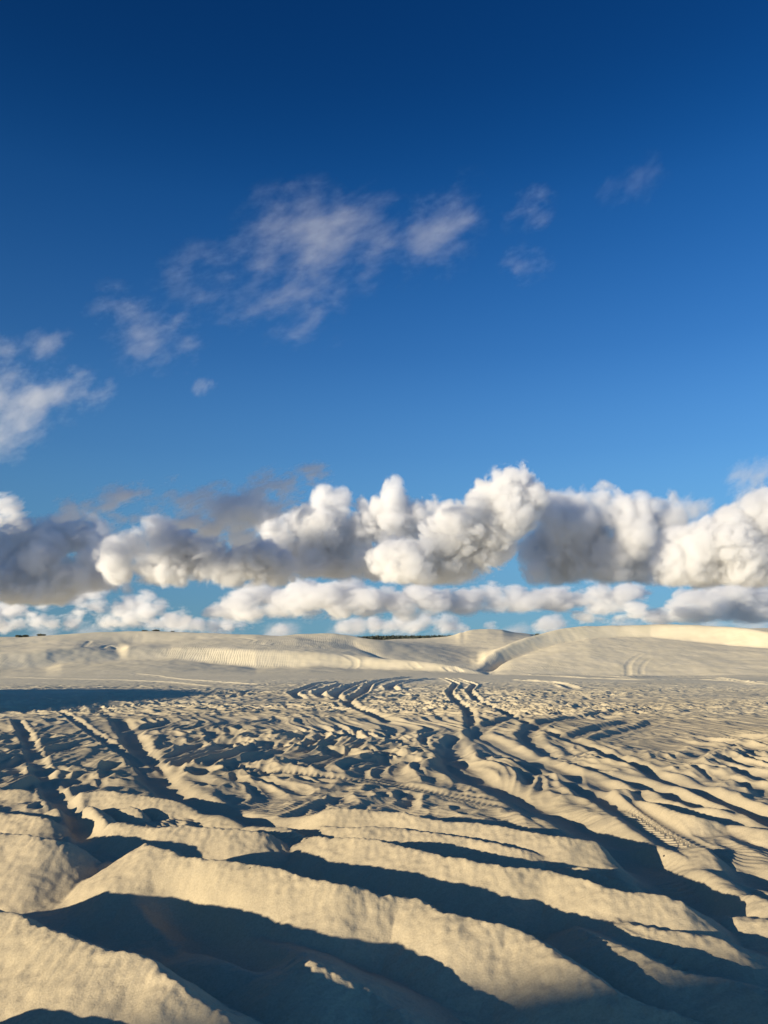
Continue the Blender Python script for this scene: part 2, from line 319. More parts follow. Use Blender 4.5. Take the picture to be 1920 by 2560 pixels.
def ruts(X, Y, base):
    """ridges of loose sand at the angle of repose along the traced crests, standing on the floor base"""
    R = np.hypot(X, Y)
    soft = (.006 + .0025 * R).astype(f32)
    Xw = X + .022 * noise2(X * 1.6, Y * 1.6, 41) + .018 * noise2(X * 6, Y * 6, 42) + .008 * noise2(X * 19, Y * 21, 43)
    Yw = Y + .022 * noise2(X * 1.6, Y * 1.6, 44) + .018 * noise2(X * 6, Y * 6, 45) + .008 * noise2(X * 19, Y * 21, 46)
    slump = 1 + .07 * noise2(X * 1.1, Y * 1.1, 47) + .06 * noise2(X * 4, Y * 4, 48)
    H = base.copy()
    for p, px in LINES:
        if p == FL: continue
        a = np.array(px, float)
        x, y, _ = on_plain(a[:, 0], a[:, 1], a[:, 2])
        q = np.stack([x, y, a[:, 2]], 1)
        for _ in range(2):                                        # corners rounded off
            m_ = np.empty((2 * len(q) - 2, 3)); m_[0::2] = .75 * q[:-1] + .25 * q[1:]; m_[1::2] = .25 * q[:-1] + .75 * q[1:]
            q = np.concatenate([q[:1], m_[1:-1], q[-1:]])
        lo = q[:, :2].min(0) - 1.0; hi = q[:, :2].max(0) + 1.0
        idx = np.nonzero((Xw > lo[0]) & (Xw < hi[0]) & (Yw > lo[1]) & (Yw < hi[1]))[0]
        if not len(idx): continue
        run = 1 if q[-1, 0] > q[0, 0] else -1
        ox, oy = q[-1, 0] - q[0, 0], q[-1, 1] - q[0, 1]
        nx, ny = f32(run * oy / math.hypot(ox, oy)), f32(-run * ox / math.hypot(ox, oy))      # towards the camera's side of the crest
        xi, yi, st, sl0 = Xw[idx], Yw[idx], soft[idx], slump[idx]
        t = np.full(xi.shape, -9, f32)
        crumb = .005 * noise2(xi * 9, yi * 9, 51) + .007 * noise2(xi * 27, yi * 24, 52) + .013 * noise2(xi * 2.5, yi * 2.5, 53)
        for a_, b_ in zip(q[:-1], q[1:]):
            dx, dy = f32(b_[0] - a_[0]), f32(b_[1] - a_[1])
            rx = xi - f32(a_[0]); ry = yi - f32(a_[1])
            w = np.clip((rx * dx + ry * dy) / (dx * dx + dy * dy + f32(1e-9)), 0, 1)
            rx -= w * dx; ry -= w * dy
            d = np.sqrt(rx * rx + ry * ry)
            sl = (.70 - .12 * (rx * nx + ry * ny) / (d + f32(1e-4))) if p == CR else f32(.42)
            t = np.maximum(t, f32(a_[2]) + crumb * np.exp(-d / f32(.09)) + w * f32(b_[2] - a_[2]) - sl * sl0 * (np.sqrt(d * d + st * st) - st * f32(.5)))
        h = H[idx]
        k = f32(.018)
        m = np.clip(.5 + .5 * (t - h) / k, 0, 1)
        H[idx] = h + (t - h) * m + k * m * (1 - m)
    return H

# ------------------------------------------------------------------ wheel tracks: (half width m, depth m, berm m, tread, [(px, py)])
TRACKS = [
 (.25, .15, .03, 0, [(300, 1795), (330, 1845), (350, 1875), (386, 1937), (444, 2007), (540, 2040), (640, 2056), (740, 2088), (800, 2108)]),
 (.30, .18, .05, 0, [(1165, 1835), (1150, 1850), (1138, 1868), (1118, 1895), (1180, 1937), (1280, 1992), (1415, 2050), (1500, 2078), (1589, 2133), (1658, 2195), (1720, 2240), (1770, 2295), (1800, 2330)]),
 (.17, .11, .05, 0, [(1396, 1945), (1473, 1972), (1527, 2010), (1596, 2053), (1666, 2105), (1740, 2150)]),
 (.26, .16, .05, 0, [(1740, 2150), (1840, 2180), (1920, 2212), (2100, 2280)]),
 (.14, .02, .02, 1, [(1546, 2012), (1612, 2059), (1673, 2097), (1743, 2132), (1790, 2156)]),
 (.06, .02, .015, 0, [(1545, 1985), (1558, 1999), (1608, 2034), (1685, 2072), (1735, 2111), (1839, 2157)]),
 (.20, .10, .05, 0, [(1500, 1935), (1580, 1955), (1680, 1985), (1760, 2018), (1800, 2050)]),
 (.18, .09, .05, 0, [(1560, 1985), (1600, 2006), (1680, 2030), (1760, 2050), (1840, 2064), (1920, 2088), (2050, 2120)]),
 (.16, .09, .04, 0, [(1600, 1930), (1770, 1990), (1850, 2020), (1930, 2055), (2000, 2080)]),
 (.13, .06, .035, 0, [(40, 1800), (60, 1830), (85, 1880), (105, 1930), (125, 1985), (140, 2010), (190, 2040), (222, 2090), (230, 2150)]),
 (.14, .03, .02, 1, [(690, 2110), (745, 2135), (800, 2160)]),
 (.13, .02, .015, 0, [(330, 2120), (315, 2160), (300, 2200)]),
 (.15, .03, .02, 1, [(1640, 2170), (1700, 2205), (1740, 2250)]),
 (.14, .03, .015, 1, [(1580, 2400), (1650, 2450), (1760, 2495), (1920, 2560)]),
 (.12, .02, .02, 0, [(347, 2280), (482, 2340), (571, 2420), (640, 2468), (760, 2560)]),
 (.22, .14, .05, 0, [(1020, 1692), (999, 1695), (949, 1702), (922, 1712), (906, 1735), (864, 1751), (887, 1770), (918, 1778), (987, 1805)]),
 (.25, .12, .05, 0, [(1085, 1697), (1057, 1699), (1007, 1704), (972, 1716), (985, 1728)]),
 (.25, .12, .05, 0, [(930, 1702), (891, 1710), (848, 1728), (833, 1739), (850, 1750)]),
 (.25, .11, .05, 0, [(860, 1708), (840, 1716), (806, 1728), (790, 1733), (815, 1745)]),
 (.22, .10, .04, 0, [(830, 1704), (794, 1710), (744, 1728), (729, 1733), (756, 1747)]),
 (.17, .09, .05, 0, [(1105, 1695), (1118, 1699), (1142, 1710), (1122, 1731), (1138, 1751), (1172, 1778), (1180, 1809), (1188, 1847), (1150, 1870)]),
 (.17, .09, .05, 0, [(1140, 1696), (1153, 1701), (1188, 1712), (1172, 1728), (1192, 1751), (1242, 1774), (1300, 1800), (1400, 1840), (1500, 1880), (1600, 1925), (1700, 1958), (1800, 1998), (1920, 2050), (2000, 2090)]),
 (.22, .10, .05, 0, [(1560, 1775), (1461, 1791), (1373, 1801), (1326, 1820), (1311, 1836), (1326, 1855), (1380, 1900)]),
 (.22, .10, .05, 0, [(1320, 1790), (1280, 1795), (1219, 1809), (1188, 1836), (1200, 1860), (1260, 1900)]),
 (.24, .12, .06, 0, [(1200, 1835), (1230, 1862), (1290, 1893), (1350, 1925), (1396, 1945)]),
 (.20, .09, .05, 0, [(1215, 1838), (1260, 1868), (1330, 1900), (1420, 1930), (1520, 1965), (1560, 1990)]),
 (.12, .05, .03, 0, [(150, 1778), (230, 1830), (280, 1865), (330, 1900), (386, 1937)]),
 (.20, .08, .05, 0, [(440, 1800), (400, 1815), (330, 1825), (300, 1840), (340, 1850)]),
 (.15, .04, .02, 2, [(640, 1925), (800, 1940), (930, 1955), (1060, 1972), (1180, 1990), (1270, 2010)]),
 (.14, .03, .02, 2, [(860, 1935), (980, 1958), (1090, 1975), (1190, 2015), (1280, 2030)]),
 (.22, .10, .05, 0, [(1600, 1800), (1500, 1818), (1440, 1840), (1420, 1850)]),
 (.20, .08, .05, 0, [(1650, 1805), (1560, 1830), (1480, 1850)]),
 (.22, .05, .018, 0, [(0, 1692), (150, 1697), (300, 1700), (420, 1705), (520, 1716)]),
 (.22, .05, .018, 0, [(330, 1684), (400, 1690), (450, 1698), (560, 1706), (640, 1712)]),
 (.3, .09, .05, 0, [(1300, 1700), (1400, 1708), (1435, 1722)]),
 (.3, .09, .05, 0, [(1300, 1686), (1450, 1695), (1600, 1700), (1750, 1699), (1900, 1706)]),
 (.3, .09, .05, 0, [(1480, 1688), (1560, 1694), (1660, 1692), (1800, 1695), (1900, 1712)]),
 # on the dunes
 (.25, .10, .05, 0, [(1571, 1690), (1570, 1678), (1569, 1668), (1573, 1658), (1582, 1648), (1594, 1640), (1606, 1633)]),
 (.22, .08, .04, 0, [(1604, 1688), (1603, 1676), (1605, 1666), (1612, 1656), (1625, 1646)]),
 (.22, .06, .03, 0, [(1640, 1672), (1690, 1658), (1740, 1650), (1830, 1646), (1920, 1645)]),
 (.22, .05, .03, 0, [(208, 1619), (214, 1612), (222, 1607), (225, 1603)]),
 (.22, .05, .03, 0, [(255, 1621), (265, 1616), (280, 1611), (300, 1611)]),
 (.22, .05, .03, 0, [(290, 1626), (285, 1618), (262, 1612), (235, 1608)]),
 (.25, .09, .05, 0, [(400, 1597), (425, 1593), (460, 1594)]),
 (.25, .09, .05, 0, [(560, 1592), (610, 1595), (638, 1600), (625, 1606)]),
 (.25, .09, .05, 0, [(585, 1616), (600, 1611), (640, 1611), (680, 1617)]),
 (.3, .12, .07, 0, [(705, 1620), (740, 1624), (762, 1628), (776, 1626)]),
 (.25, .1, .05, 0, [(775, 1611), (790, 1614), (788, 1618)]),
 (.25, .1, .05, 0, [(667, 1612), (672, 1606), (690, 1605)]),
 (.3, .12, .07, 0, [(850, 1636), (872, 1641), (890, 1648), (894, 1664), (880, 1672)]),
 (.3, .1, .05, 0, [(1024, 1652), (1038, 1664), (1048, 1676)]),
 (.3, .14, .07, 0, [(1112, 1664), (1120, 1676), (1130, 1682)]),
 (.3, .14, .07, 0, [(1126, 1664), (1142, 1676), (1158, 1684)]),
]

def add_tracks(X, Y, R, H, H0):
    """presses the wheel tracks into the flattened arrays"""
    for hw, dep, berm, tread, px in TRACKS:
        p = np.array(px, float)
        x, y, r = hit(p[:, 0], p[:, 1])
        nearby = sstep(60, 25, r.mean()); hw = hw * (1 - .30 * nearby)
        q = np.stack([x, y, 0 * x], 1)
        t = np.concatenate([[0], np.cumsum(np.hypot(*(q[1:, :2] - q[:-1, :2]).T))])
        n = max(len(p), min(60, int(t[-1] / 0.6)))
        tt = np.linspace(0, t[-1], n)
        # a rounded path through the points
        k = np.array([.25, .5, .25])
        q = np.stack([np.interp(tt, t, q[:, j]) for j in range(3)], 1)
        for _ in range(2):
            q[1:-1] = .25 * q[:-2] + .5 * q[1:-1] + .25 * q[2:]
        lo = q[:, :2].min(0) - 4 * hw; hi = q[:, :2].max(0) + 4 * hw
        idx = np.nonzero((X > lo[0]) & (X < hi[0]) & (Y > lo[1]) & (Y < hi[1]))[0]
        if not len(idx): continue
        d, _, s, sd = segments_nearest(X[idx], Y[idx], q)
        wob = noise2(X[idx] * 1.4, Y[idx] * 1.4, 77)
        dk = .42 + .22 * sstep(14, 30, R[idx]); bk = .35 + .65 * sstep(14, 34, R[idx])
        far = 1 - .68 * sstep(70, 80, R[idx]); dk = dk * far; bk = bk * far
        e = d / (hw * (1 + .18 * wob))
        ends = sstep(0, .5, s) * sstep(0, .5, t[-1] - s)
        g = -dep * dk * np.exp(-(e ** 4)) + berm * bk * (1 + .6 * wob) * np.exp(-((e - 1.55) / .42) ** 2)
        if tread:
            g += (.012 if tread == 1 else .004) * np.exp(-(e ** 6)) * np.sign(np.sin(s * 2 * np.pi / .075 + np.abs(d) * 30))
        press = (.75 * np.exp(-(e / 1.6) ** 2) * ends).astype(f32)          # the wheel levels what it rolls over
        H[idx] = H[idx] * (1 - press) + H0[idx] * press + (g * ends).astype(f32)

# ------------------------------------------------------------------ one polar grid of sand, cut into ground and dunes
AZ_IN = np.radians(np.arange(-36, 36.001, 0.08))
AZ_OUT = np.radians(np.arange(37.2, 322.9, 1.2))
AZ = np.concatenate([AZ_IN, AZ_OUT])
RR = np.concatenate([np.linspace(0.25, 2.3, 14, endpoint=False), np.exp(np.arange(math.log(2.3), math.log(60), 0.0022)),
                     np.arange(60, 150, 0.25), np.arange(150, 250, 0.8), np.exp(np.linspace(math.log(250), math.log(9000), 40))])
NA, NR = len(AZ), len(RR)
A2, R2 = np.meshgrid(AZ, RR, indexing='ij')
X = (R2 * np.sin(A2)).astype(f32).ravel(); Y = (R2 * np.cos(A2)).astype(f32).ravel(); R1 = R2.astype(f32).ravel()
inside = (np.abs(((A2 + np.pi) % (2 * np.pi)) - np.pi) < math.radians(50)).ravel()

azw = ((AZ + np.pi) % (2 * np.pi)) - np.pi
H = np.where(R2 < 60, plain(R2), far_height(np.clip(azw, -math.radians(34), math.radians(34)), R2))
behind = sstep(math.radians(50), math.radians(75), np.abs(azw))[:, None]
H = H * (1 - behind) + behind * np.maximum(plain(R2), -1.8)
zone = (RR > 62) & (RR < 148)
sm = sum(np.roll(H, k, 1) for k in range(-3, 4)) / 7                       # wind rounds every break of slope a little
H[:, zone] = sm[:, zone]
H = H.astype(f32).ravel()

# dune out of the frame, left, and an added mound behind; both shadows reach in
def mound(x0, y0, ang, sx, sy, h):
    c, s = math.cos(ang), math.sin(ang)
    u = ((X - x0) * c + (Y - y0) * s) / sx; v = (-(X - x0) * s + (Y - y0) * c) / sy
    return (h * np.exp(-(u * u + v * v))).astype(f32)
H += np.maximum(mound(-38.7, 8.4, 0.607, 9, 20, 7.3) * (1 + .015 * noise2(X * .35, Y * .35, 35)),
                mound(-18.5, -17.1, .607, 5, 11, 7.36) * (1 + .012 * noise2(X * .9, Y * .9, 34)))  # mound added behind the camera to cast the soft bottom shadow

print('grid', NA, NR, time.time() - T0)
H0 = H.copy()
# hummocks of the churned sand flat
near = np.nonzero((R1 > 0.8) & (R1 < 75) & inside)[0]
xn, yn, rn = X[near], Y[near], R1[near]
wx = noise2(xn * .55, yn * .55, 1); wy = noise2(xn * .55 + 40, yn * .55, 2)
gx, gy = 2.0, 34.0                                        # the wheel ruts fan out from about here
ga = np.arctan2(xn - gx, gy - yn + 1e-3); gr = np.hypot(xn - gx, yn - gy)
fan = sstep(22, 12, rn)
su = (ga * 24) * fan + xn * (1 - fan) + .35 * wx
sv = (gr * .42) * fan + (yn * .62) * (1 - fan) + .35 * wy
ridge = lambda s, sd: 1 - np.abs(noise2(su * s + sd, sv * s, sd)) * 1.7
big = noise2(su * .38, sv * .38, 11)
h1 = ridge(1.3, 12); h2 = ridge(2.7, 13); h3 = ridge(5.6, 14)
patch = .45 + .55 * sstep(-.35, .45, noise2(xn * .16 + 9, yn * .16, 15) + .15)
hm = .06 * big + .085 * (h1 - .5) * (.5 + .5 * h2) + .068 * (h2 - .5) + .030 * (h3 - .5) * (.5 + h2)
hm += .010 * noise2(xn * 5, yn * 6.5, 16) + .004 * noise2(xn * 12, yn * 14, 17)
fade = sstep(58, 13, rn) * .93 + .07
hm *= patch * fade * .95
# the traced ruts take over near the camera
k = sstep(10.5, 7.8, rn)
kr = np.nonzero(rn < 10.6)[0]
small = .010 * noise2(xn * 2.2, yn * 2.2, 21) + .0028 * noise2(xn * 6, yn * 6, 22) + .0014 * noise2(xn * 17, yn * 17, 23) + .0010 * noise2(xn * 40, yn * 40, 24)
rip = np.sin((yn * .86 + xn * .5 + .12 * noise2(xn * 1.5, yn * 1.5, 25) + .02 * noise2(xn * 7, yn * 7, 26)) * 2 * np.pi / .062)
hr = np.zeros_like(hm)
floor = (hm[kr] * (.28 + .36 * sstep(3.5, 8, rn[kr]))).astype(f32)
hr[kr] = ruts(xn[kr], yn[kr], floor)
flat = np.zeros_like(hm); flat[kr] = sstep(.035, .008, hr[kr] - floor)
small += .0055 * rip * sstep(-.35, .3, noise2(xn * .9, yn * .9, 27)) * sstep(9, 6, rn) * flat
small += .008 * flat * noise2(xn * 3.2, yn * 5, 28) + .005 * flat * noise2(xn * 9, yn * 14, 29)
H[near] += ((hr + small) * k + hm * (1 - k)).astype(f32)
print('hummocks', time.time() - T0)
# soft unevenness of the dunes
dn = np.nonzero((R1 > 58) & (R1 < 300) & inside)[0]
fd = sstep(58, 75, R1[dn])
H[dn] += fd * (.10 * noise2(X[dn] * .12, Y[dn] * .12, 31) + .05 * noise2(X[dn] * .4, Y[dn] * .3, 32) + .02 * noise2(X[dn] * 1.3, Y[dn] * .9, 33))
vis = np.nonzero(inside & (R1 > 2.3) & (R1 < 200))[0]
Hv = H[vis].copy()
add_tracks(X[vis], Y[vis], R1[vis], Hv, H0[vis])
H[vis] = Hv
print('tracks', time.time() - T0)

# ------------------------------------------------------------------ materials
def new_mat(name):
    m = bpy.data.materials.new(name)
    m.use_nodes = True
    return m, m.node_tree.nodes, m.node_tree.links

def sand_material(name, ripples):
    m, n, l = new_mat(name)
    b = n['Principled BSDF']
    b.inputs['Roughness'].default_value = 0.95
    k = 1.28             # albedo raised: the dunes' golden light is put into the base colour
    b.inputs['Specular IOR Level'].default_value = 0.15
    geo = n.new('ShaderNodeNewGeometry')
    def noise(scale, detail, rough=.5):
        t = n.new('ShaderNodeTexNoise'); t.inputs['Scale'].default_value = scale; t.inputs['Detail'].default_value = detail
        t.inputs['Roughness'].default_value = rough
        l.new(geo.outputs['Position'], t.inputs['Vector'])
        return t
    big = noise(.5, 4); fine = noise(90, 3, .7)
    r1 = n.new('ShaderNodeValToRGB'); l.new(big.outputs['Fac'], r1.inputs[0])
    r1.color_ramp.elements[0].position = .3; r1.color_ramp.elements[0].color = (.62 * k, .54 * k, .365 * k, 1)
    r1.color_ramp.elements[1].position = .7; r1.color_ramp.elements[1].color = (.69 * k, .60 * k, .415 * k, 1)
    mx = n.new('ShaderNodeMix'); mx.data_type = 'RGBA'; mx.blend_type = 'MULTIPLY'; mx.inputs[0].default_value = .35
    r2 = n.new('ShaderNodeValToRGB'); l.new(fine.outputs['Fac'], r2.inputs[0])
    r2.color_ramp.elements[0].position = .32; r2.color_ramp.elements[0].color = (.55, .53, .5, 1)
    r2.color_ramp.elements[1].position = .6; r2.color_ramp.elements[1].color = (1, 1, 1, 1)
    l.new(r1.outputs[0], mx.inputs[6]); l.new(r2.outputs[0], mx.inputs[7])
    if ripples:
        l.new(mx.outputs[2], b.inputs['Base Color'])
    else:                                   # tanner near, paler towards the dunes: the brighter light there put into the colour
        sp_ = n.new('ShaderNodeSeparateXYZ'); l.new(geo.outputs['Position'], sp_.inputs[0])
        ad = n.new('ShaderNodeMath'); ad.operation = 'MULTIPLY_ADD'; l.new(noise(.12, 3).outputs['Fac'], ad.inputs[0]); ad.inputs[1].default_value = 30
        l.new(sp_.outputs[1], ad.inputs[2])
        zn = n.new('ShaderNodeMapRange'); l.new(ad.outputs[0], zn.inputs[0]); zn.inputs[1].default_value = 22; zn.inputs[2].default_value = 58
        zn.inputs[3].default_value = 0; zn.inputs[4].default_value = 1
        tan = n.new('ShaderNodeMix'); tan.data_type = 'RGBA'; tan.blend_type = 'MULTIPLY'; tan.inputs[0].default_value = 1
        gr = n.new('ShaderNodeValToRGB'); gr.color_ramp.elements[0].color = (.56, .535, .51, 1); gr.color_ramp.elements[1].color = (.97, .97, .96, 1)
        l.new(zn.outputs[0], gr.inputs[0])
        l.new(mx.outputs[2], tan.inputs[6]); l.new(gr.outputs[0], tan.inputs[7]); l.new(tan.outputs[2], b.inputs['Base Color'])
    if not ripples:                         # a few specks of dark litter on the sand
        vo = n.new('ShaderNodeTexVoronoi'); vo.inputs['Scale'].default_value = 5.5; l.new(geo.outputs['Position'], vo.inputs['Vector'])
        c1 = n.new('ShaderNodeMath'); c1.operation = 'LESS_THAN'; l.new(vo.outputs['Distance'], c1.inputs[0]); c1.inputs[1].default_value = .05
        sc_ = n.new('ShaderNodeSeparateColor'); l.new(vo.outputs['Color'], sc_.inputs[0])
        c2 = n.new('ShaderNodeMath'); c2.operation = 'GREATER_THAN'; l.new(sc_.outputs[0], c2.inputs[0]); c2.inputs[1].default_value = .9
        c3 = n.new('ShaderNodeMath'); c3.operation = 'MULTIPLY'; l.new(c1.outputs[0], c3.inputs[0]); l.new(c2.outputs[0], c3.inputs[1])
        dk_ = n.new('ShaderNodeMix'); dk_.data_type = 'RGBA'; l.new(c3.outputs[0], dk_.inputs[0]); l.new(tan.outputs[2], dk_.inputs[6]); dk_.inputs[7].default_value = (.07, .06, .05, 1)
        l.new(dk_.outputs[2], b.inputs['Base Color'])
    g1 = noise(120, 3, .6)
    m0 = n.new('ShaderNodeMapping'); m0.inputs['Rotation'].default_value = (0, 0, math.radians(-60)); m0.inputs['Scale'].default_value = (5, 26, 12)
    l.new(geo.outputs['Position'], m0.inputs['Vector'])
    g0 = n.new('ShaderNodeTexNoise'); g0.inputs['Scale'].default_value = 1.0; g0.inputs['Detail'].default_value = 4; g0.inputs['Roughness'].default_value = .6
    l.new(m0.outputs[0], g0.inputs['Vector'])                     # fine runnels down the slopes
    bump = n.new('ShaderNodeBump'); bump.inputs['Strength'].default_value = .42; bump.inputs['Distance'].default_value = .005
    l.new(g1.outputs['Fac'], bump.inputs['Height'])
    bm0 = n.new('ShaderNodeBump'); bm0.inputs['Strength'].default_value = .32; bm0.inputs['Distance'].default_value = .012
    l.new(g0.outputs['Fac'], bm0.inputs['Height']); l.new(bump.outputs[0], bm0.inputs['Normal'])
    last = bm0
    if ripples:
        mp = n.new('ShaderNodeMapping'); mp.inputs['Rotation'].default_value = (0, 0, math.radians(-12)); mp.inputs['Scale'].default_value = (1, .35, .35)
        l.new(geo.outputs['Position'], mp.inputs['Vector'])
        wv = n.new('ShaderNodeTexWave'); wv.wave_type = 'BANDS'; wv.bands_direction = 'X'; wv.wave_profile = 'SIN'
        wv.inputs['Scale'].default_value = 1.3; wv.inputs['Distortion'].default_value = 9; wv.inputs['Detail'].default_value = 2; wv.inputs['Detail Scale'].default_value = .8
        l.new(mp.outputs[0], wv.inputs['Vector'])
        pm = noise(.07, 2)
        mr = n.new('ShaderNodeMapRange'); mr.inputs[1].default_value = .42; mr.inputs[2].default_value = .6
        l.new(pm.outputs['Fac'], mr.inputs[0])
        mu = n.new('ShaderNodeMath'); mu.operation = 'MULTIPLY'; l.new(wv.outputs['Fac'], mu.inputs[0]); l.new(mr.outputs[0], mu.inputs[1])
        m3 = n.new('ShaderNodeMapping'); m3.inputs['Scale'].default_value = (.5, 2.6, 1); m3.inputs['Rotation'].default_value = (0, 0, math.radians(14))
        l.new(geo.outputs['Position'], m3.inputs['Vector'])
        n3 = n.new('ShaderNodeTexNoise'); n3.inputs['Scale'].default_value = 1.0; n3.inputs['Detail'].default_value = 5; l.new(m3.outputs[0], n3.inputs['Vector'])
        b3 = n.new('ShaderNodeBump'); b3.inputs['Strength'].default_value = .5; b3.inputs['Distance'].default_value = .06
        l.new(n3.outputs['Fac'], b3.inputs['Height']); l.new(last.outputs[0], b3.inputs['Normal'])
        last = b3                           # wind streaks across the slopes
        b2 = n.new('ShaderNodeBump'); b2.inputs['Strength'].default_value = .35; b2.inputs['Distance'].default_value = .03
        l.new(mu.outputs[0], b2.inputs['Height']); l.new(last.outputs[0], b2.inputs['Normal'])
        last = b2
    l.new(last.outputs[0], b.inputs['Normal'])
    return m
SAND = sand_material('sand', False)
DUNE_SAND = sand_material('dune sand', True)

# ------------------------------------------------------------------ sand meshes
co = np.stack([X, Y, H], 1)
ii = np.arange(NA)[:, None]; jj = np.arange(NR - 1)[None, :]
i2 = (ii + 1) % NA; jj = jj + 0 * ii; ii = ii + 0 * jj; i2 = i2 + 0 * jj
quads = np.stack([ii * NR + jj, i2 * NR + jj, i2 * NR + jj + 1, ii * NR + jj + 1], -1)     # (NA, NR-1, 4)
P = co.reshape(NA, NR, 3)
da = np.roll(P, -1, 0) - np.roll(P, 1, 0)
dr = np.gradient(P, axis=1)
NRM = np.cross(da, dr); NRM /= np.linalg.norm(NRM, axis=2, keepdims=True) + 1e-12
NRM = np.where(NRM[..., 2:3] < 0, -NRM, NRM).reshape(-1, 3)

def mesh_object(name, q, mat, kind=None, verts=None, normals=None):
    q = q.reshape(-1, 4)
    verts = co if verts is None else verts
    normals = NRM if normals is None else normals
    used, inv = np.unique(q.ravel(), return_inverse=True)
    me = bpy.data.meshes.new(name)
    nf = len(q)
    me.vertices.add(len(used)); me.vertices.foreach_set('co', verts[used].astype(f32).ravel())
    me.loops.add(nf * 4); me.loops.foreach_set('vertex_index', inv.astype(np.int32))
    me.polygons.add(nf); me.polygons.foreach_set('loop_start', np.arange(0, nf * 4, 4, dtype=np.int32))
    me.polygons.foreach_set('use_smooth', np.ones(nf, bool))
    me.update(calc_edges=True)
    me.normals_split_custom_set_from_vertices(normals[used].astype(f32))
    me.materials.append(mat)
    o = bpy.data.objects.new(name, me)
    COL.objects.link(o)
    if kind: o['kind'] = kind
    return o

Dk, _ = dune_columns(np.clip(azw, -math.radians(34), math.radians(34)))
rc = .5 * (RR[:-1] + RR[1:])[None, :]
PX = (960 + F * np.tan(azw) / math.cos(PITCH))[:, None]                     # picture column of each azimuth at the horizon
front = np.abs(azw)[:, None] < math.radians(37)
dune_zone = front & (rc > Dk[1][:, None]) & (rc < 320)
right = dune_zone & (PX > 1196) & (rc < Dk[5][:, None])
middle = dune_zone & ~right & (rc > np.where(PX[:, 0] > 940, Dk[3], Dk[5])[:, None]) & (PX > 880)
left = dune_zone & ~right & ~middle
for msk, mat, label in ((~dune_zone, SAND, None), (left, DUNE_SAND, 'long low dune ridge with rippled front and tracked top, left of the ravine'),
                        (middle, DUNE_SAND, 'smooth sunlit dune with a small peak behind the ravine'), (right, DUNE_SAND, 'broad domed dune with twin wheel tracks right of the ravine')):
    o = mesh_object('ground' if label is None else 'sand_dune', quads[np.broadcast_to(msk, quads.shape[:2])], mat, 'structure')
    if label: o['label'] = label
print('meshes', time.time() - T0)

# ------------------------------------------------------------------ far wood and shrubs
def leaf_clumps(rng, pts, size):
    """small bent leaf sprays at the points"""
    V, Q = [], []
    for p in pts:
        n = rng.normal(size=3); n /= np.linalg.norm(n)
        u = np.cross(n, rng.normal(size=3)); u /= np.linalg.norm(u); v = np.cross(n, u)
        a = size * rng.uniform(.6, 1.3); b = a * rng.uniform(.5, .9)
        k = len(V)
        V += [p - u * a - v * b, p + u * a - v * b * .6, p + u * a * .8 + v * b + n * a * .3, p - u * a * .7 + v * b]
        Q.append((k, k + 1, k + 2, k + 3))
    return np.array(V), Q

def plain_mesh(name, V, Q, mat, parent=None):
    me = bpy.data.meshes.new(name)
    me.from_pydata([tuple(map(float, v)) for v in V], [], Q)
    me.materials.append(mat)
    o = bpy.data.objects.new(name, me); COL.objects.link(o)
    o.parent = parent
    return o

def leaf_material(name, c0, c1, scale):
    m, n, l = new_mat(name)
    b = n['Principled BSDF']; b.inputs['Roughness'].default_value = .8
    geo = n.new('ShaderNodeNewGeometry')
    t = n.new('ShaderNodeTexNoise'); t.inputs['Scale'].default_value = scale; t.inputs['Detail'].default_value = 3
    l.new(geo.outputs['Position'], t.inputs['Vector'])
    r = n.new('ShaderNodeValToRGB'); r.color_ramp.elements[0].position = .35; r.color_ramp.elements[1].position = .65
    r.color_ramp.elements[0].color = c0 + (1,); r.color_ramp.elements[1].color = c1 + (1,)
    l.new(t.outputs['Fac'], r.inputs[0]); l.new(r.outputs[0], b.inputs['Base Color'])
    return m
WOOD = leaf_material('wood leaves', (.035, .045, .035), (.055, .065, .04), .08)
SHRUB = leaf_material('shrub leaves', (.06, .065, .03), (.11, .10, .05), 2.0)
TWIG = leaf_material('twigs', (.10, .08, .05), (.15, .12, .08), 5.0)

rng = np.random.RandomState(5)
V, Q = [], []
for px in list(np.arange(860, 1175, 1.15)) + list(np.arange(1325, 1372, 1.6)):
    d = 800 + rng.uniform(0, 160)
    az, _ = ray(px, 1592)
    _, te = ray(px, np.interp(px, [860, 905, 930, 980, 1050, 1100, 1150, 1330, 1370], [1592, 1591, 1588.6, 1588.2, 1588.6, 1587.4, 1586.4, 1584, 1583]) + rng.uniform(-.4, 1.8))
    top = CAM_Z + te * d
    w = rng.uniform(1.2, 2.6)
    P = rng.normal(size=(34, 3)); P /= np.linalg.norm(P, axis=1)[:, None]
    P *= rng.uniform(.5, 1, (34, 1)) * np.array([w, w, (top + 3.2) / 2])
    v, q = leaf_clumps(rng, P + np.array([d * math.sin(az), d * math.cos(az), (top - 3.2) / 2]), .75)
    Q += [tuple(k + len(V) for k in t) for t in q]; V += list(v)
wood = plain_mesh('forest', V, Q, WOOD)
wood['kind'] = 'stuff'; wood['label'] = 'dark band of forest on the horizon behind the dip in the dunes'

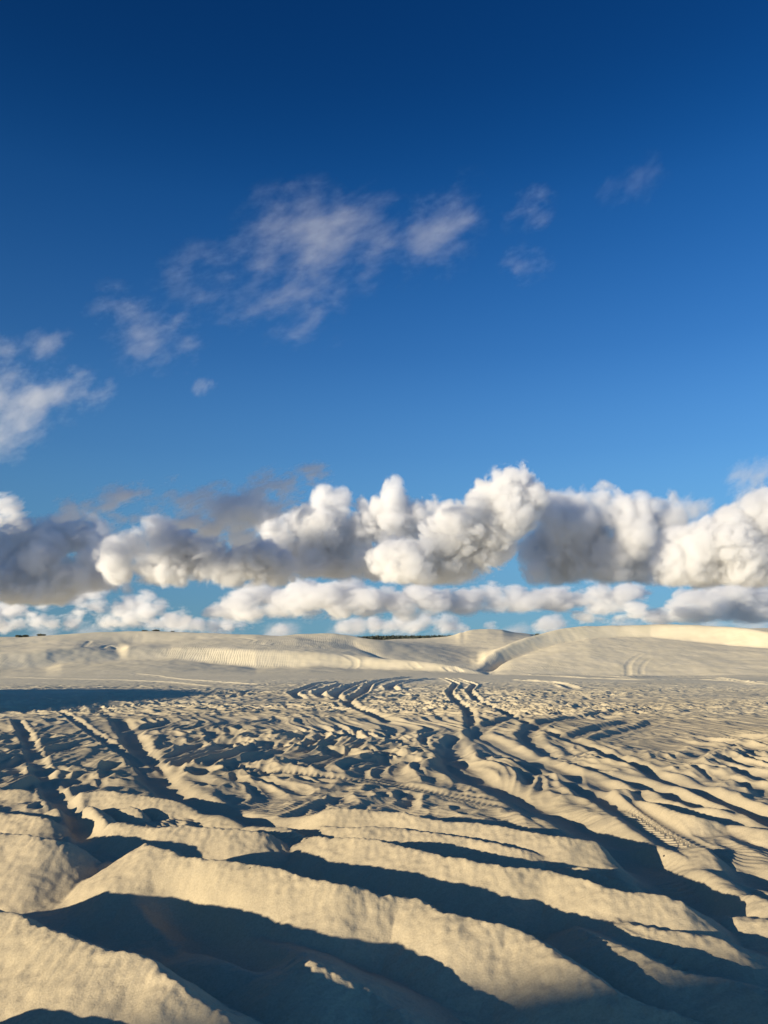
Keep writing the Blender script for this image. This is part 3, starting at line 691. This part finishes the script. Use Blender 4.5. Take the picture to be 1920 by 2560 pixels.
def shrub(px, py, w_px, h_px, label, seed):
    rng = np.random.RandomState(seed)
    az, te = ray(px, py)
    ds, zs = dune_columns(np.atleast_1d(az))
    d = float(ds[4, 0]) + .8
    z0 = float(zs[4, 0]) - .1
    w, h = w_px * d / F / 2, h_px * d / F
    root = bpy.data.objects.new('shrub', None); COL.objects.link(root)
    root.location = (d * math.sin(az), d * math.cos(az), z0)
    root['label'] = label; root['category'] = 'shrub'; root['group'] = 'shrubs on the far dune crest'
    P = []
    for _ in range(7):
        c = np.array([rng.uniform(-.7, .7) * w, rng.uniform(-.5, .5) * w, h * rng.uniform(.35, .7)])
        g = rng.normal(size=(70, 3)); g /= np.linalg.norm(g, axis=1)[:, None]
        P.append(c + g * rng.uniform(.4, 1, (70, 1)) * np.array([w * .38, w * .38, h * .36]))
    v, q = leaf_clumps(rng, np.concatenate(P), .07)
    plain_mesh('foliage', v, q, SHRUB, root)
    V, Q = [], []
    for k in range(9):
        b = np.array([rng.uniform(-.3, .3) * w, rng.uniform(-.3, .3) * w, -.1]); t = np.array([rng.uniform(-.8, .8) * w, rng.uniform(-.5, .5) * w, h * .75])
        n = len(V)
        for c_, r_ in ((b, .025), (t, .008)):
            V += [c_ + np.array([r_ * math.cos(a), r_ * math.sin(a), 0]) for a in (0, 1.57, 3.14, 4.71)]
        Q += [(n + i, n + (i + 1) % 4, n + 4 + (i + 1) % 4, n + 4 + i) for i in range(4)]
    plain_mesh('stem', V, Q, TWIG, root)
shrub(55, 1592, 31, 7, 'largest dark shrub on the crest near the left edge', 11)
shrub(104, 1591, 24, 4.5, 'low flat shrub on the crest just right of the largest shrub', 12)
shrub(360, 1577.5, 16, 4, 'small dark shrub on the highest part of the left dune, left of its larger neighbour', 13)
shrub(393, 1578.5, 27, 6, 'rounded dark shrub in the middle of the three on the highest left crest', 14)
shrub(431, 1579.5, 10, 3, 'tiny shrub at the right end of the three on the left crest', 15)

# ------------------------------------------------------------------ clouds: real volumes of scattering droplets
def cloud_material(name, density, aniso):
    m, n, l = new_mat(name)
    n.remove(n['Principled BSDF'])
    pv = n.new('ShaderNodeVolumePrincipled')
    pv.inputs['Color'].default_value = (.992, .992, .992, 1)
    pv.inputs['Density'].default_value = density
    pv.inputs['Anisotropy'].default_value = aniso
    l.new(pv.outputs[0], n['Material Output'].inputs['Volume'])
    return m

def build_cloud(label, D, puffs, base=None, vox=1.75, dens=.085, wave=70., amp=.55, sharp=4.2, wispy=False, group=None, seed=1, stretch=(1, 1, 1), aniso=.2, bias=.25, flat=1., places=None):
    """puffs: (px, py, radius px[, depth px]) seen from the camera at distance D; a pixel there is D / F metres"""
    s = D / F
    if places is not None:                   # centres given in metres instead
        puffs = [(0, 0, 1, 0)] * len(places)
    rng = np.random.RandomState(seed)
    p = [tuple(q) if len(q) == 4 else tuple(q) + (rng.uniform(-.7, .7) * q[2],) for q in puffs]
    p = np.array(p, float)
    az, te = ray(p[:, 0], p[:, 1])
    x = D * np.tan(az); z = CAM_Z + te * D / np.cos(az); r = p[:, 2] * s; y = p[:, 3] * s
    c0 = np.array([x.mean(), D, 0.0])
    if places is not None:
        q = np.array(places, float); c0 = np.array([q[0, 0], q[0, 1], 0.0]); x, y, z, r = q[:, 0], q[:, 1] - q[0, 1], q[:, 2], q[:, 3]
    x = x - c0[0]
    rim = (.62 if wispy else .42) * (amp * (1.2 if wispy else .75) + max(bias, 0)) * wave * s      # how far noise may carry droplets beyond a puff
    g = r + rim
    lo = np.array([(x - g).min(), (y - g).min(), (z - g / flat).min()]); hi = np.array([(x + g).max(), (y + g).max(), (z + g / flat).max()])
    n = np.maximum(((hi - lo) / (vox * s)).astype(int), 8)
    ax = [np.linspace(lo[k], hi[k], n[k], dtype=f32) for k in range(3)]
    f = np.full(tuple(n), -9, f32)
    for a, b, c, rr in zip(x, y, z, r):
        sl = tuple(slice(max(0, int((q - rr - rim - lo[k]) / (vox * s))), int((q + rr + rim - lo[k]) / (vox * s)) + 2) for k, q in enumerate((a, b, c)))
        d = np.sqrt((ax[0][sl[0]][:, None, None] - f32(a)) ** 2 + (ax[1][sl[1]][None, :, None] - f32(b)) ** 2 + ((ax[2][sl[2]][None, None, :] - f32(c)) * f32(flat)) ** 2)
        f[sl] = np.maximum(f[sl], (f32(rr) - d) / f32(wave * s))
    lim = amp * (1.2 if wispy else .75)
    act = np.nonzero(f > -lim - bias)
    P = [ax[k][act[k]] / f32(wave * s * stretch[k]) for k in range(3)]
    if wispy:                                # fibres drawn out along the wind, rising to the right
        P = [(P[0] - .2 * P[2]) * f32(.85), P[1], P[2] - .34 * P[0]]
    nz = np.zeros(len(P[0]), f32); a_ = 1.0; fr = 1.0
    for o in range(6):
        v = noise3([(q * f32(fr) + f32(13.7 * o + seed * 3.1 + 5 * k)).astype(f32) for k, q in enumerate(P)], 50 + o)
        nz += f32(a_) * (v * 1.3 if wispy else v * 1.2 if o == 0 else np.abs(v) * 2.6 - .6)
        a_ *= .74 if wispy else (.5 if o == 0 else .6); fr *= 2.1
        if o == 0:                           # the next octaves are pushed about by the first
            P = [P[0] + .25 * v, P[1] - .2 * v, P[2] + .22 * v]
    q = f[act] + f32(amp) * nz + f32(bias)
    q = np.clip(q * f32(sharp), 0, 1) * np.clip((f[act] * f32(wave * s) + f32(rim)) / f32(.45 * rim), 0, 1)
    if base is not None:
        _, tb = ray(960.0, base)
        zb = CAM_Z + float(tb) * D
        q *= np.clip((ax[2][act[2]] - f32(zb)) / f32(16 * s) + .5 + nz * 1.0, 0, 1)
    vals = np.zeros(tuple(n), f32); vals[act] = q
    cells = bpy.data.meshes.new('cloud_cells'); cells.vertices.add(vals.size)
    cells.attributes.new('density', 'FLOAT', 'POINT').data.foreach_set('value', vals.ravel())
    src = bpy.data.objects.new('cloud_cells', cells)              # never linked to the scene: only holds the numbers
    vol = bpy.data.volumes.new('cloud')
    o = bpy.data.objects.new('cloud', vol); COL.objects.link(o)
    o.location = c0
    ng = bpy.data.node_groups.new('cloud', 'GeometryNodeTree')
    ng.interface.new_socket('Geometry', in_out='INPUT', socket_type='NodeSocketGeometry')
    ng.interface.new_socket('Geometry', in_out='OUTPUT', socket_type='NodeSocketGeometry')
    N, L = ng.nodes, ng.links
    out = N.new('NodeGroupOutput')
    oi = N.new('GeometryNodeObjectInfo'); oi.inputs['Object'].default_value = src
    na = N.new('GeometryNodeInputNamedAttribute'); na.data_type = 'FLOAT'; na.inputs[0].default_value = 'density'
    si = N.new('GeometryNodeSampleIndex'); si.data_type = 'FLOAT'; si.domain = 'POINT'
    L.new(oi.outputs['Geometry'], si.inputs['Geometry']); L.new(na.outputs[0], si.inputs['Value'])
    pos = N.new('GeometryNodeInputPosition')
    mr = N.new('ShaderNodeMapRange'); mr.data_type = 'FLOAT_VECTOR'; mr.clamp = True
    L.new(pos.outputs[0], mr.inputs[6])
    mr.inputs[7].default_value = lo; mr.inputs[8].default_value = hi; mr.inputs[9].default_value = (0, 0, 0); mr.inputs[10].default_value = [float(t - 1) for t in n]
    rd = N.new('ShaderNodeVectorMath'); rd.operation = 'ADD'; rd.inputs[1].default_value = (.5, .5, .5); L.new(mr.outputs[1], rd.inputs[0])
    fl = N.new('ShaderNodeVectorMath'); fl.operation = 'FLOOR'; L.new(rd.outputs[0], fl.inputs[0])
    dp = N.new('ShaderNodeVectorMath'); dp.operation = 'DOT_PRODUCT'; L.new(fl.outputs[0], dp.inputs[0]); dp.inputs[1].default_value = (float(n[1] * n[2]), float(n[2]), 1.)
    L.new(dp.outputs['Value'], si.inputs['Index'])
    vc = N.new('GeometryNodeVolumeCube')
    L.new(si.outputs[0], vc.inputs['Density'])
    vc.inputs['Min'].default_value = lo; vc.inputs['Max'].default_value = hi
    for k, nm in enumerate(('Resolution X', 'Resolution Y', 'Resolution Z')):
        vc.inputs[nm].default_value = int(n[k])
    m = cloud_material('cloud', dens / s, aniso)
    sm = N.new('GeometryNodeSetMaterial'); sm.inputs['Material'].default_value = m
    vol.materials.append(m)
    L.new(vc.outputs[0], sm.inputs[0]); L.new(sm.outputs[0], out.inputs[0])
    o.modifiers.new('droplets', 'NODES').node_group = ng
    if label:
        o['label'] = label; o['category'] = 'cloud'
    else:
        o['kind'] = 'stuff'  # the clouds added out of view for shade carry no label
    if group: o['group'] = group
    print(str(label)[:40], n, vals.size, len(P[0]), round(time.time() - T0, 1))
    return o


BANK = 'cumulus bank above the dunes'
ROW = 'small low cumulus rows near the horizon'
WISP = 'thin high wisps in the deep blue sky'
build_cloud('tallest bright white cumulus tower in the middle of the cloud bank', 1350,
  [(1284, 1220, 56), (1234, 1252, 52), (1319, 1248, 40), (1272, 1280, 68), (1205, 1300, 50), (1134, 1304, 32), (1151, 1345, 62), (1080, 1350, 38), (1220, 1341, 58), (1076, 1393, 58), (1006, 1402, 60), (1151, 1399, 58), (1205, 1395, 40), (1110, 1420, 48), (1040, 1425, 45), (960, 1420, 40)],
  base=1454, group=BANK, seed=1, wave=95, vox=1.6, sharp=5.5)
build_cloud('grey and white cumulus with a thin pointed top, left of the tallest tower', 1750,
  [(974, 1222, 18), (982, 1250, 24), (990, 1280, 40), (1047, 1297, 42), (995, 1320, 58), (1072, 1275, 22), (868, 1258, 28), (905, 1270, 28), (810, 1250, 18), (850, 1300, 48), (903, 1323, 58), (937, 1286, 36), (810, 1323, 52), (752, 1318, 46), (694, 1352, 46), (752, 1381, 56), (839, 1393, 62), (914, 1399, 58), (665, 1300, 22), (980, 1380, 50), (700, 1395, 44), (790, 1415, 40), (880, 1415, 40)],
  base=1444, group=BANK, seed=2, wave=95, sharp=3.5)
build_cloud('low white cumulus with a flat grey underside, second from the left', 1550,
  [(394, 1343, 42), (347, 1372, 46), (434, 1366, 46), (289, 1398, 42), (370, 1410, 56), (463, 1393, 48), (521, 1388, 42), (550, 1405, 44), (608, 1400, 44), (654, 1390, 40), (509, 1425, 40), (579, 1433, 34), (300, 1425, 40), (640, 1425, 38), (430, 1425, 45), (690, 1420, 38)],
  base=1460, group=BANK, seed=3, sharp=3.2, wave=95)
build_cloud('large dark grey cloud at the left edge with a white top', 1700,
  [(30, 1320, 26), (70, 1322, 20), (-20, 1340, 40), (116, 1350, 56), (185, 1341, 54), (243, 1341, 38), (58, 1393, 60), (145, 1393, 60), (230, 1400, 45), (35, 1451, 66), (116, 1457, 58), (191, 1439, 54), (249, 1433, 46), (-60, 1400, 70), (-50, 1460, 60), (285, 1450, 34), (160, 1475, 45), (70, 1480, 50), (0, 1480, 50)],
  base=1504, group=BANK, seed=4, wave=95, sharp=2.2)
build_cloud('broad dark grey cumulus with white tips, right of the tallest tower', 1750,
  [(1365, 1285, 42), (1423, 1275, 40), (1411, 1312, 62), (1365, 1352, 52), (1353, 1405, 44), (1423, 1381, 76), (1481, 1341, 66), (1510, 1252, 34), (1440, 1247, 20), (1538, 1300, 52), (1596, 1288, 38), (1660, 1260, 26), (1654, 1300, 40), (1568, 1352, 62), (1625, 1370, 48), (1510, 1405, 62), (1585, 1416, 52), (1440, 1420, 45), (1385, 1425, 40), (1600, 1420, 40)],
  base=1458, group=BANK, seed=5, wave=95, sharp=2.6)
build_cloud('big white cumulus rising at the right edge of the bank', 1500,
  [(1909, 1240, 42), (1909, 1280, 52), (1863, 1318, 50), (1810, 1325, 32), (1759, 1344, 40), (1701, 1362, 36), (1678, 1405, 52), (1741, 1399, 62), (1816, 1376, 72), (1886, 1370, 72), (1886, 1422, 58), (1799, 1428, 56), (1980, 1310, 80), (1990, 1400, 80)],
  base=1460, group=BANK, seed=6, wave=95, vox=1.6, sharp=4.2)
build_cloud('dark slanting streak of ragged cloud reaching up and right above the low white cumulus', 1350,
  [(500, 1335, 42), (530, 1310, 42), (570, 1290, 46), (610, 1268, 44), (650, 1245, 40), (690, 1220, 33), (720, 1205, 20), (640, 1290, 44), (690, 1290, 37), (590, 1325, 42), (740, 1270, 33), (790, 1180, 15), (775, 1190, 13)],
  wave=70, amp=0.75, sharp=1.8, dens=0.085, wispy=True, seed=7, bias=-0.04, stretch=(1.3, 1, .8))
build_cloud('flat dark scrap of cloud floating above the low white cumulus', 1350,
  [(430, 1225, 24), (470, 1240, 35), (515, 1248, 40), (555, 1242, 33), (440, 1250, 22), (400, 1262, 15)],
  wave=65, amp=0.75, sharp=1.5, dens=0.07, wispy=True, seed=8, bias=-0.02, stretch=(1.3, 1, .8))
build_cloud('thin dark streaks of cloud above the dark cloud at the left edge', 1400,
  [(180, 1275, 26), (220, 1265, 26), (270, 1255, 22), (320, 1238, 24), (355, 1232, 15), (20, 1280, 26), (-10, 1290, 33), (40, 1300, 22), (300, 1300, 24), (345, 1300, 26), (385, 1295, 20), (200, 1300, 29)],
  wave=60, amp=0.75, sharp=1.5, dens=0.07, wispy=True, seed=9, bias=-0.06, stretch=(1.3, 1, .8))
build_cloud('long grey and white cumulus row low over the dunes, left of the middle', 2500,
  [(654, 1484, 43), (608, 1505, 38), (567, 1520, 32), (694, 1493, 43), (752, 1480, 46), (752, 1509, 45), (810, 1495, 51), (868, 1480, 46), (839, 1520, 35), (914, 1500, 45), (926, 1526, 32), (579, 1540, 30), (630, 1540, 30), (690, 1525, 35), (540, 1535, 22), (780, 1530, 27), (972, 1497, 40), (995, 1520, 32), (1047, 1478, 46), (1076, 1500, 46), (1020, 1525, 32)],
  base=1547, group=ROW, seed=10, dens=0.06, amp=0.8, stretch=(1.5, 1, .75), flat=1.5, bias=0.36, sharp=2.6, wave=52)
build_cloud('long low cumulus row under the tallest tower and the dark cloud', 2600,
  [(1120, 1505, 32), (1163, 1499, 40), (1151, 1518, 32), (1191, 1488, 32), (1238, 1503, 39), (1284, 1497, 38), (1319, 1509, 34), (1365, 1497, 39), (1411, 1503, 46), (1463, 1497, 39), (1510, 1509, 36), (1568, 1493, 36), (1540, 1510, 27), (1230, 1478, 24), (1480, 1478, 30), (1600, 1485, 22)],
  base=1531, group=ROW, seed=11, dens=0.06, amp=0.8, stretch=(1.5, 1, .75), flat=1.5, bias=0.36, sharp=2.6, wave=52)
build_cloud('low cumulus row at the right edge under the big white cumulus', 2600,
  [(1730, 1494, 38), (1782, 1484, 40), (1840, 1484, 42), (1897, 1488, 46), (1770, 1520, 40), (1828, 1520, 46), (1886, 1526, 40), (1701, 1527, 36), (1654, 1542, 24), (1585, 1538, 32), (1550, 1544, 22), (1469, 1544, 30), (1503, 1548, 16), (1940, 1510, 54), (1620, 1545, 24), (1740, 1535, 35)],
  base=1556, group=ROW, seed=12, dens=0.06, amp=0.8, stretch=(1.5, 1, .75), flat=1.5, bias=0.36, sharp=2.6, wave=52)
build_cloud('small ragged grey cumulus leaning right, low over the left dune', 2400,
  [(243, 1522, 29), (203, 1538, 24), (174, 1558, 24), (289, 1526, 29), (324, 1511, 25), (359, 1499, 20), (366, 1528, 29), (324, 1549, 30), (262, 1553, 30), (394, 1520, 19), (140, 1565, 19), (110, 1500, 22), (150, 1492, 19), (190, 1490, 24), (240, 1478, 22), (20, 1530, 31), (50, 1520, 24), (-20, 1545, 36), (90, 1560, 26), (40, 1562, 26), (-10, 1565, 24), (430, 1545, 20), (460, 1535, 16)],
  base=1572, group=ROW, seed=13, dens=0.06, amp=0.7, stretch=(1.4, 1, .8), flat=1.3, bias=0.28, wave=60, sharp=2.2)
build_cloud('line of tiny white cumulus just above the dune crests', 3200,
  [(428, 1557, 20), (405, 1563, 14), (382, 1563, 14), (460, 1563, 19), (492, 1567, 19), (530, 1566, 18), (570, 1568, 17), (610, 1570, 14), (891, 1566, 19), (862, 1570, 16), (937, 1563, 18), (975, 1566, 19), (1000, 1557, 20), (1030, 1562, 18), (1064, 1551, 19), (1105, 1557, 22), (1130, 1562, 18), (1150, 1570, 14), (1230, 1572, 12), (1375, 1560, 17), (1395, 1552, 14), (1350, 1568, 14), (700, 1574, 10)],
  base=1580, group=ROW, seed=14, dens=0.06, amp=0.65, stretch=(1.3, 1, .8), flat=1.25, sharp=1.8, bias=0.45, wave=40, vox=1.6)
build_cloud('broad thin veil of wispy cloud alone in the upper middle of the sky', 700,
  [(796, 574, 96), (713, 580, 75), (841, 629, 75), (768, 657, 75), (658, 660, 67), (567, 702, 61), (475, 712, 46), (951, 605, 70), (915, 647, 52), (1043, 602, 64), (1098, 568, 58), (1150, 522, 35), (1043, 647, 35), (741, 730, 58), (786, 776, 46), (741, 794, 38), (603, 757, 41), (520, 735, 38), (1128, 545, 38)],
  wave=95, amp=1.2, sharp=0.5, dens=0.0048, wispy=True, group=WISP, seed=15, stretch=(1.25, 1, .8), bias=0.02, vox=2.5)
build_cloud('small pale puff of thin cloud left of and below the broad veil', 700,
  [(356, 815, 50), (383, 849, 59), (438, 842, 45), (319, 840, 31), (292, 780, 34), (260, 770, 25), (340, 870, 34), (460, 870, 28)],
  wave=70, amp=1.1, sharp=0.6, dens=0.006, wispy=True, group=WISP, seed=16, stretch=(1.2, 1, .85), bias=-0.02, vox=2.4)
build_cloud('upper of the two small wisps right of the broad veil', 700,
  [(1327, 530, 45), (1355, 535, 31), (1295, 540, 28)], wave=55, amp=1.1, sharp=0.6, dens=0.005, wispy=True, group=WISP, seed=17, stretch=(1.2, 1, .85), bias=-0.05, vox=3)
build_cloud('lower of the two small wisps right of the broad veil', 700,
  [(1309, 660, 36), (1340, 655, 28), (1285, 645, 22)], wave=50, amp=1.1, sharp=0.6, dens=0.005, wispy=True, group=WISP, seed=18, stretch=(1.2, 1, .85), bias=-0.05, vox=3)
build_cloud('faintest wisp, highest at the upper right', 700,
  [(1583, 475, 44), (1555, 460, 34), (1610, 430, 31), (1535, 475, 23)], wave=60, amp=1.1, sharp=0.6, dens=0.0016, wispy=True, group=WISP, seed=19, bias=0, vox=3)
build_cloud('bright soft white cloud cut by the left edge, well above the bank', 900,
  [(69, 987, 65), (130, 970, 53), (23, 960, 55), (0, 914, 43), (10, 890, 31), (46, 1041, 55), (12, 1080, 50), (210, 978, 29), (-40, 1000, 84), (100, 1020, 48), (250, 985, 17), (-30, 1090, 60)],
  wave=70, amp=0.95, sharp=0.8, dens=0.008, wispy=True, seed=20, bias=0.05, vox=2.2, stretch=(1.1, 1, .9))
build_cloud('small faint puff just above the bright cloud at the left edge', 900,
  [(121, 864, 29), (100, 875, 22), (145, 850, 17)], wave=50, amp=0.8, sharp=.9, dens=0.006, wispy=True, seed=21, vox=3)
build_cloud('tiny faint scrap in the blue below the small pale puff', 900,
  [(509, 968, 14), (525, 960, 10), (495, 975, 8)], wave=35, amp=.5, sharp=.9, dens=.014, wispy=True, seed=22, vox=2.5)
build_cloud('pale grey wisp at the right edge above the big white cumulus', 1300,
  [(1851, 1185, 24), (1888, 1175, 24), (1910, 1185, 28), (1880, 1230, 22), (1850, 1240, 18)], wave=50, amp=.6, sharp=1.0, dens=0.02, wispy=True, seed=23, vox=2.6)
build_cloud('soft grey wisp blowing off the right end of the dark cumulus', 1700,
  [(1700, 1280, 26), (1735, 1268, 24), (1760, 1262, 16), (1680, 1300, 24)], wave=50, amp=.55, sharp=1.2, dens=.04, wispy=True, seed=24, vox=2.6)
build_cloud('flat pale grey haze cloud lying along the horizon behind the tiny cumulus', 3600,
  [(100, 1578, 30), (220, 1580, 26), (440, 1578, 22), (560, 1576, 30), (700, 1580, 24), (880, 1578, 30), (1000, 1577, 34), (1110, 1580, 26), (1290, 1580, 20), (1400, 1572, 24), (1560, 1560, 24), (1760, 1560, 36), (1880, 1560, 36)],
  wave=60, amp=0.85, sharp=1.2, dens=0.016, wispy=True, seed=25, vox=2.6, flat=1.8, stretch=(2, 1, .8))
# clouds added out of view, towards the sun, to keep the dark ones in shade
def added_shade_cloud(x, y, z, r, seed):
    t = 2600
    k = math.tan(SUN_EL)
    sx_, sy_ = math.sin(SUN_AZ), math.cos(SUN_AZ)
    rng = np.random.RandomState(seed)
    pl = [(x + sx_ * t, y + sy_ * t, z + k * t, r * .9)] + [(x + sx_ * t + rng.uniform(-.5, .5) * r, y + sy_ * t + rng.uniform(-.5, .5) * r, z + k * t + rng.uniform(-.4, .4) * r, r * .55) for _ in range(4)]
    build_cloud(None, 1600, [], places=pl, wave=80, vox=7, seed=seed, dens=.05)
added_shade_cloud(-740, 1700, 165, 135, 31)
added_shade_cloud(390, 1750, 160, 100, 32)
added_shade_cloud(530, 1780, 160, 80, 33)
added_shade_cloud(405, 1750, 225, 75, 37)
added_shade_cloud(-255, 1350, 225, 95, 34)
added_shade_cloud(-330, 1350, 250, 70, 35)
added_shade_cloud(-500, 1400, 245, 75, 36)
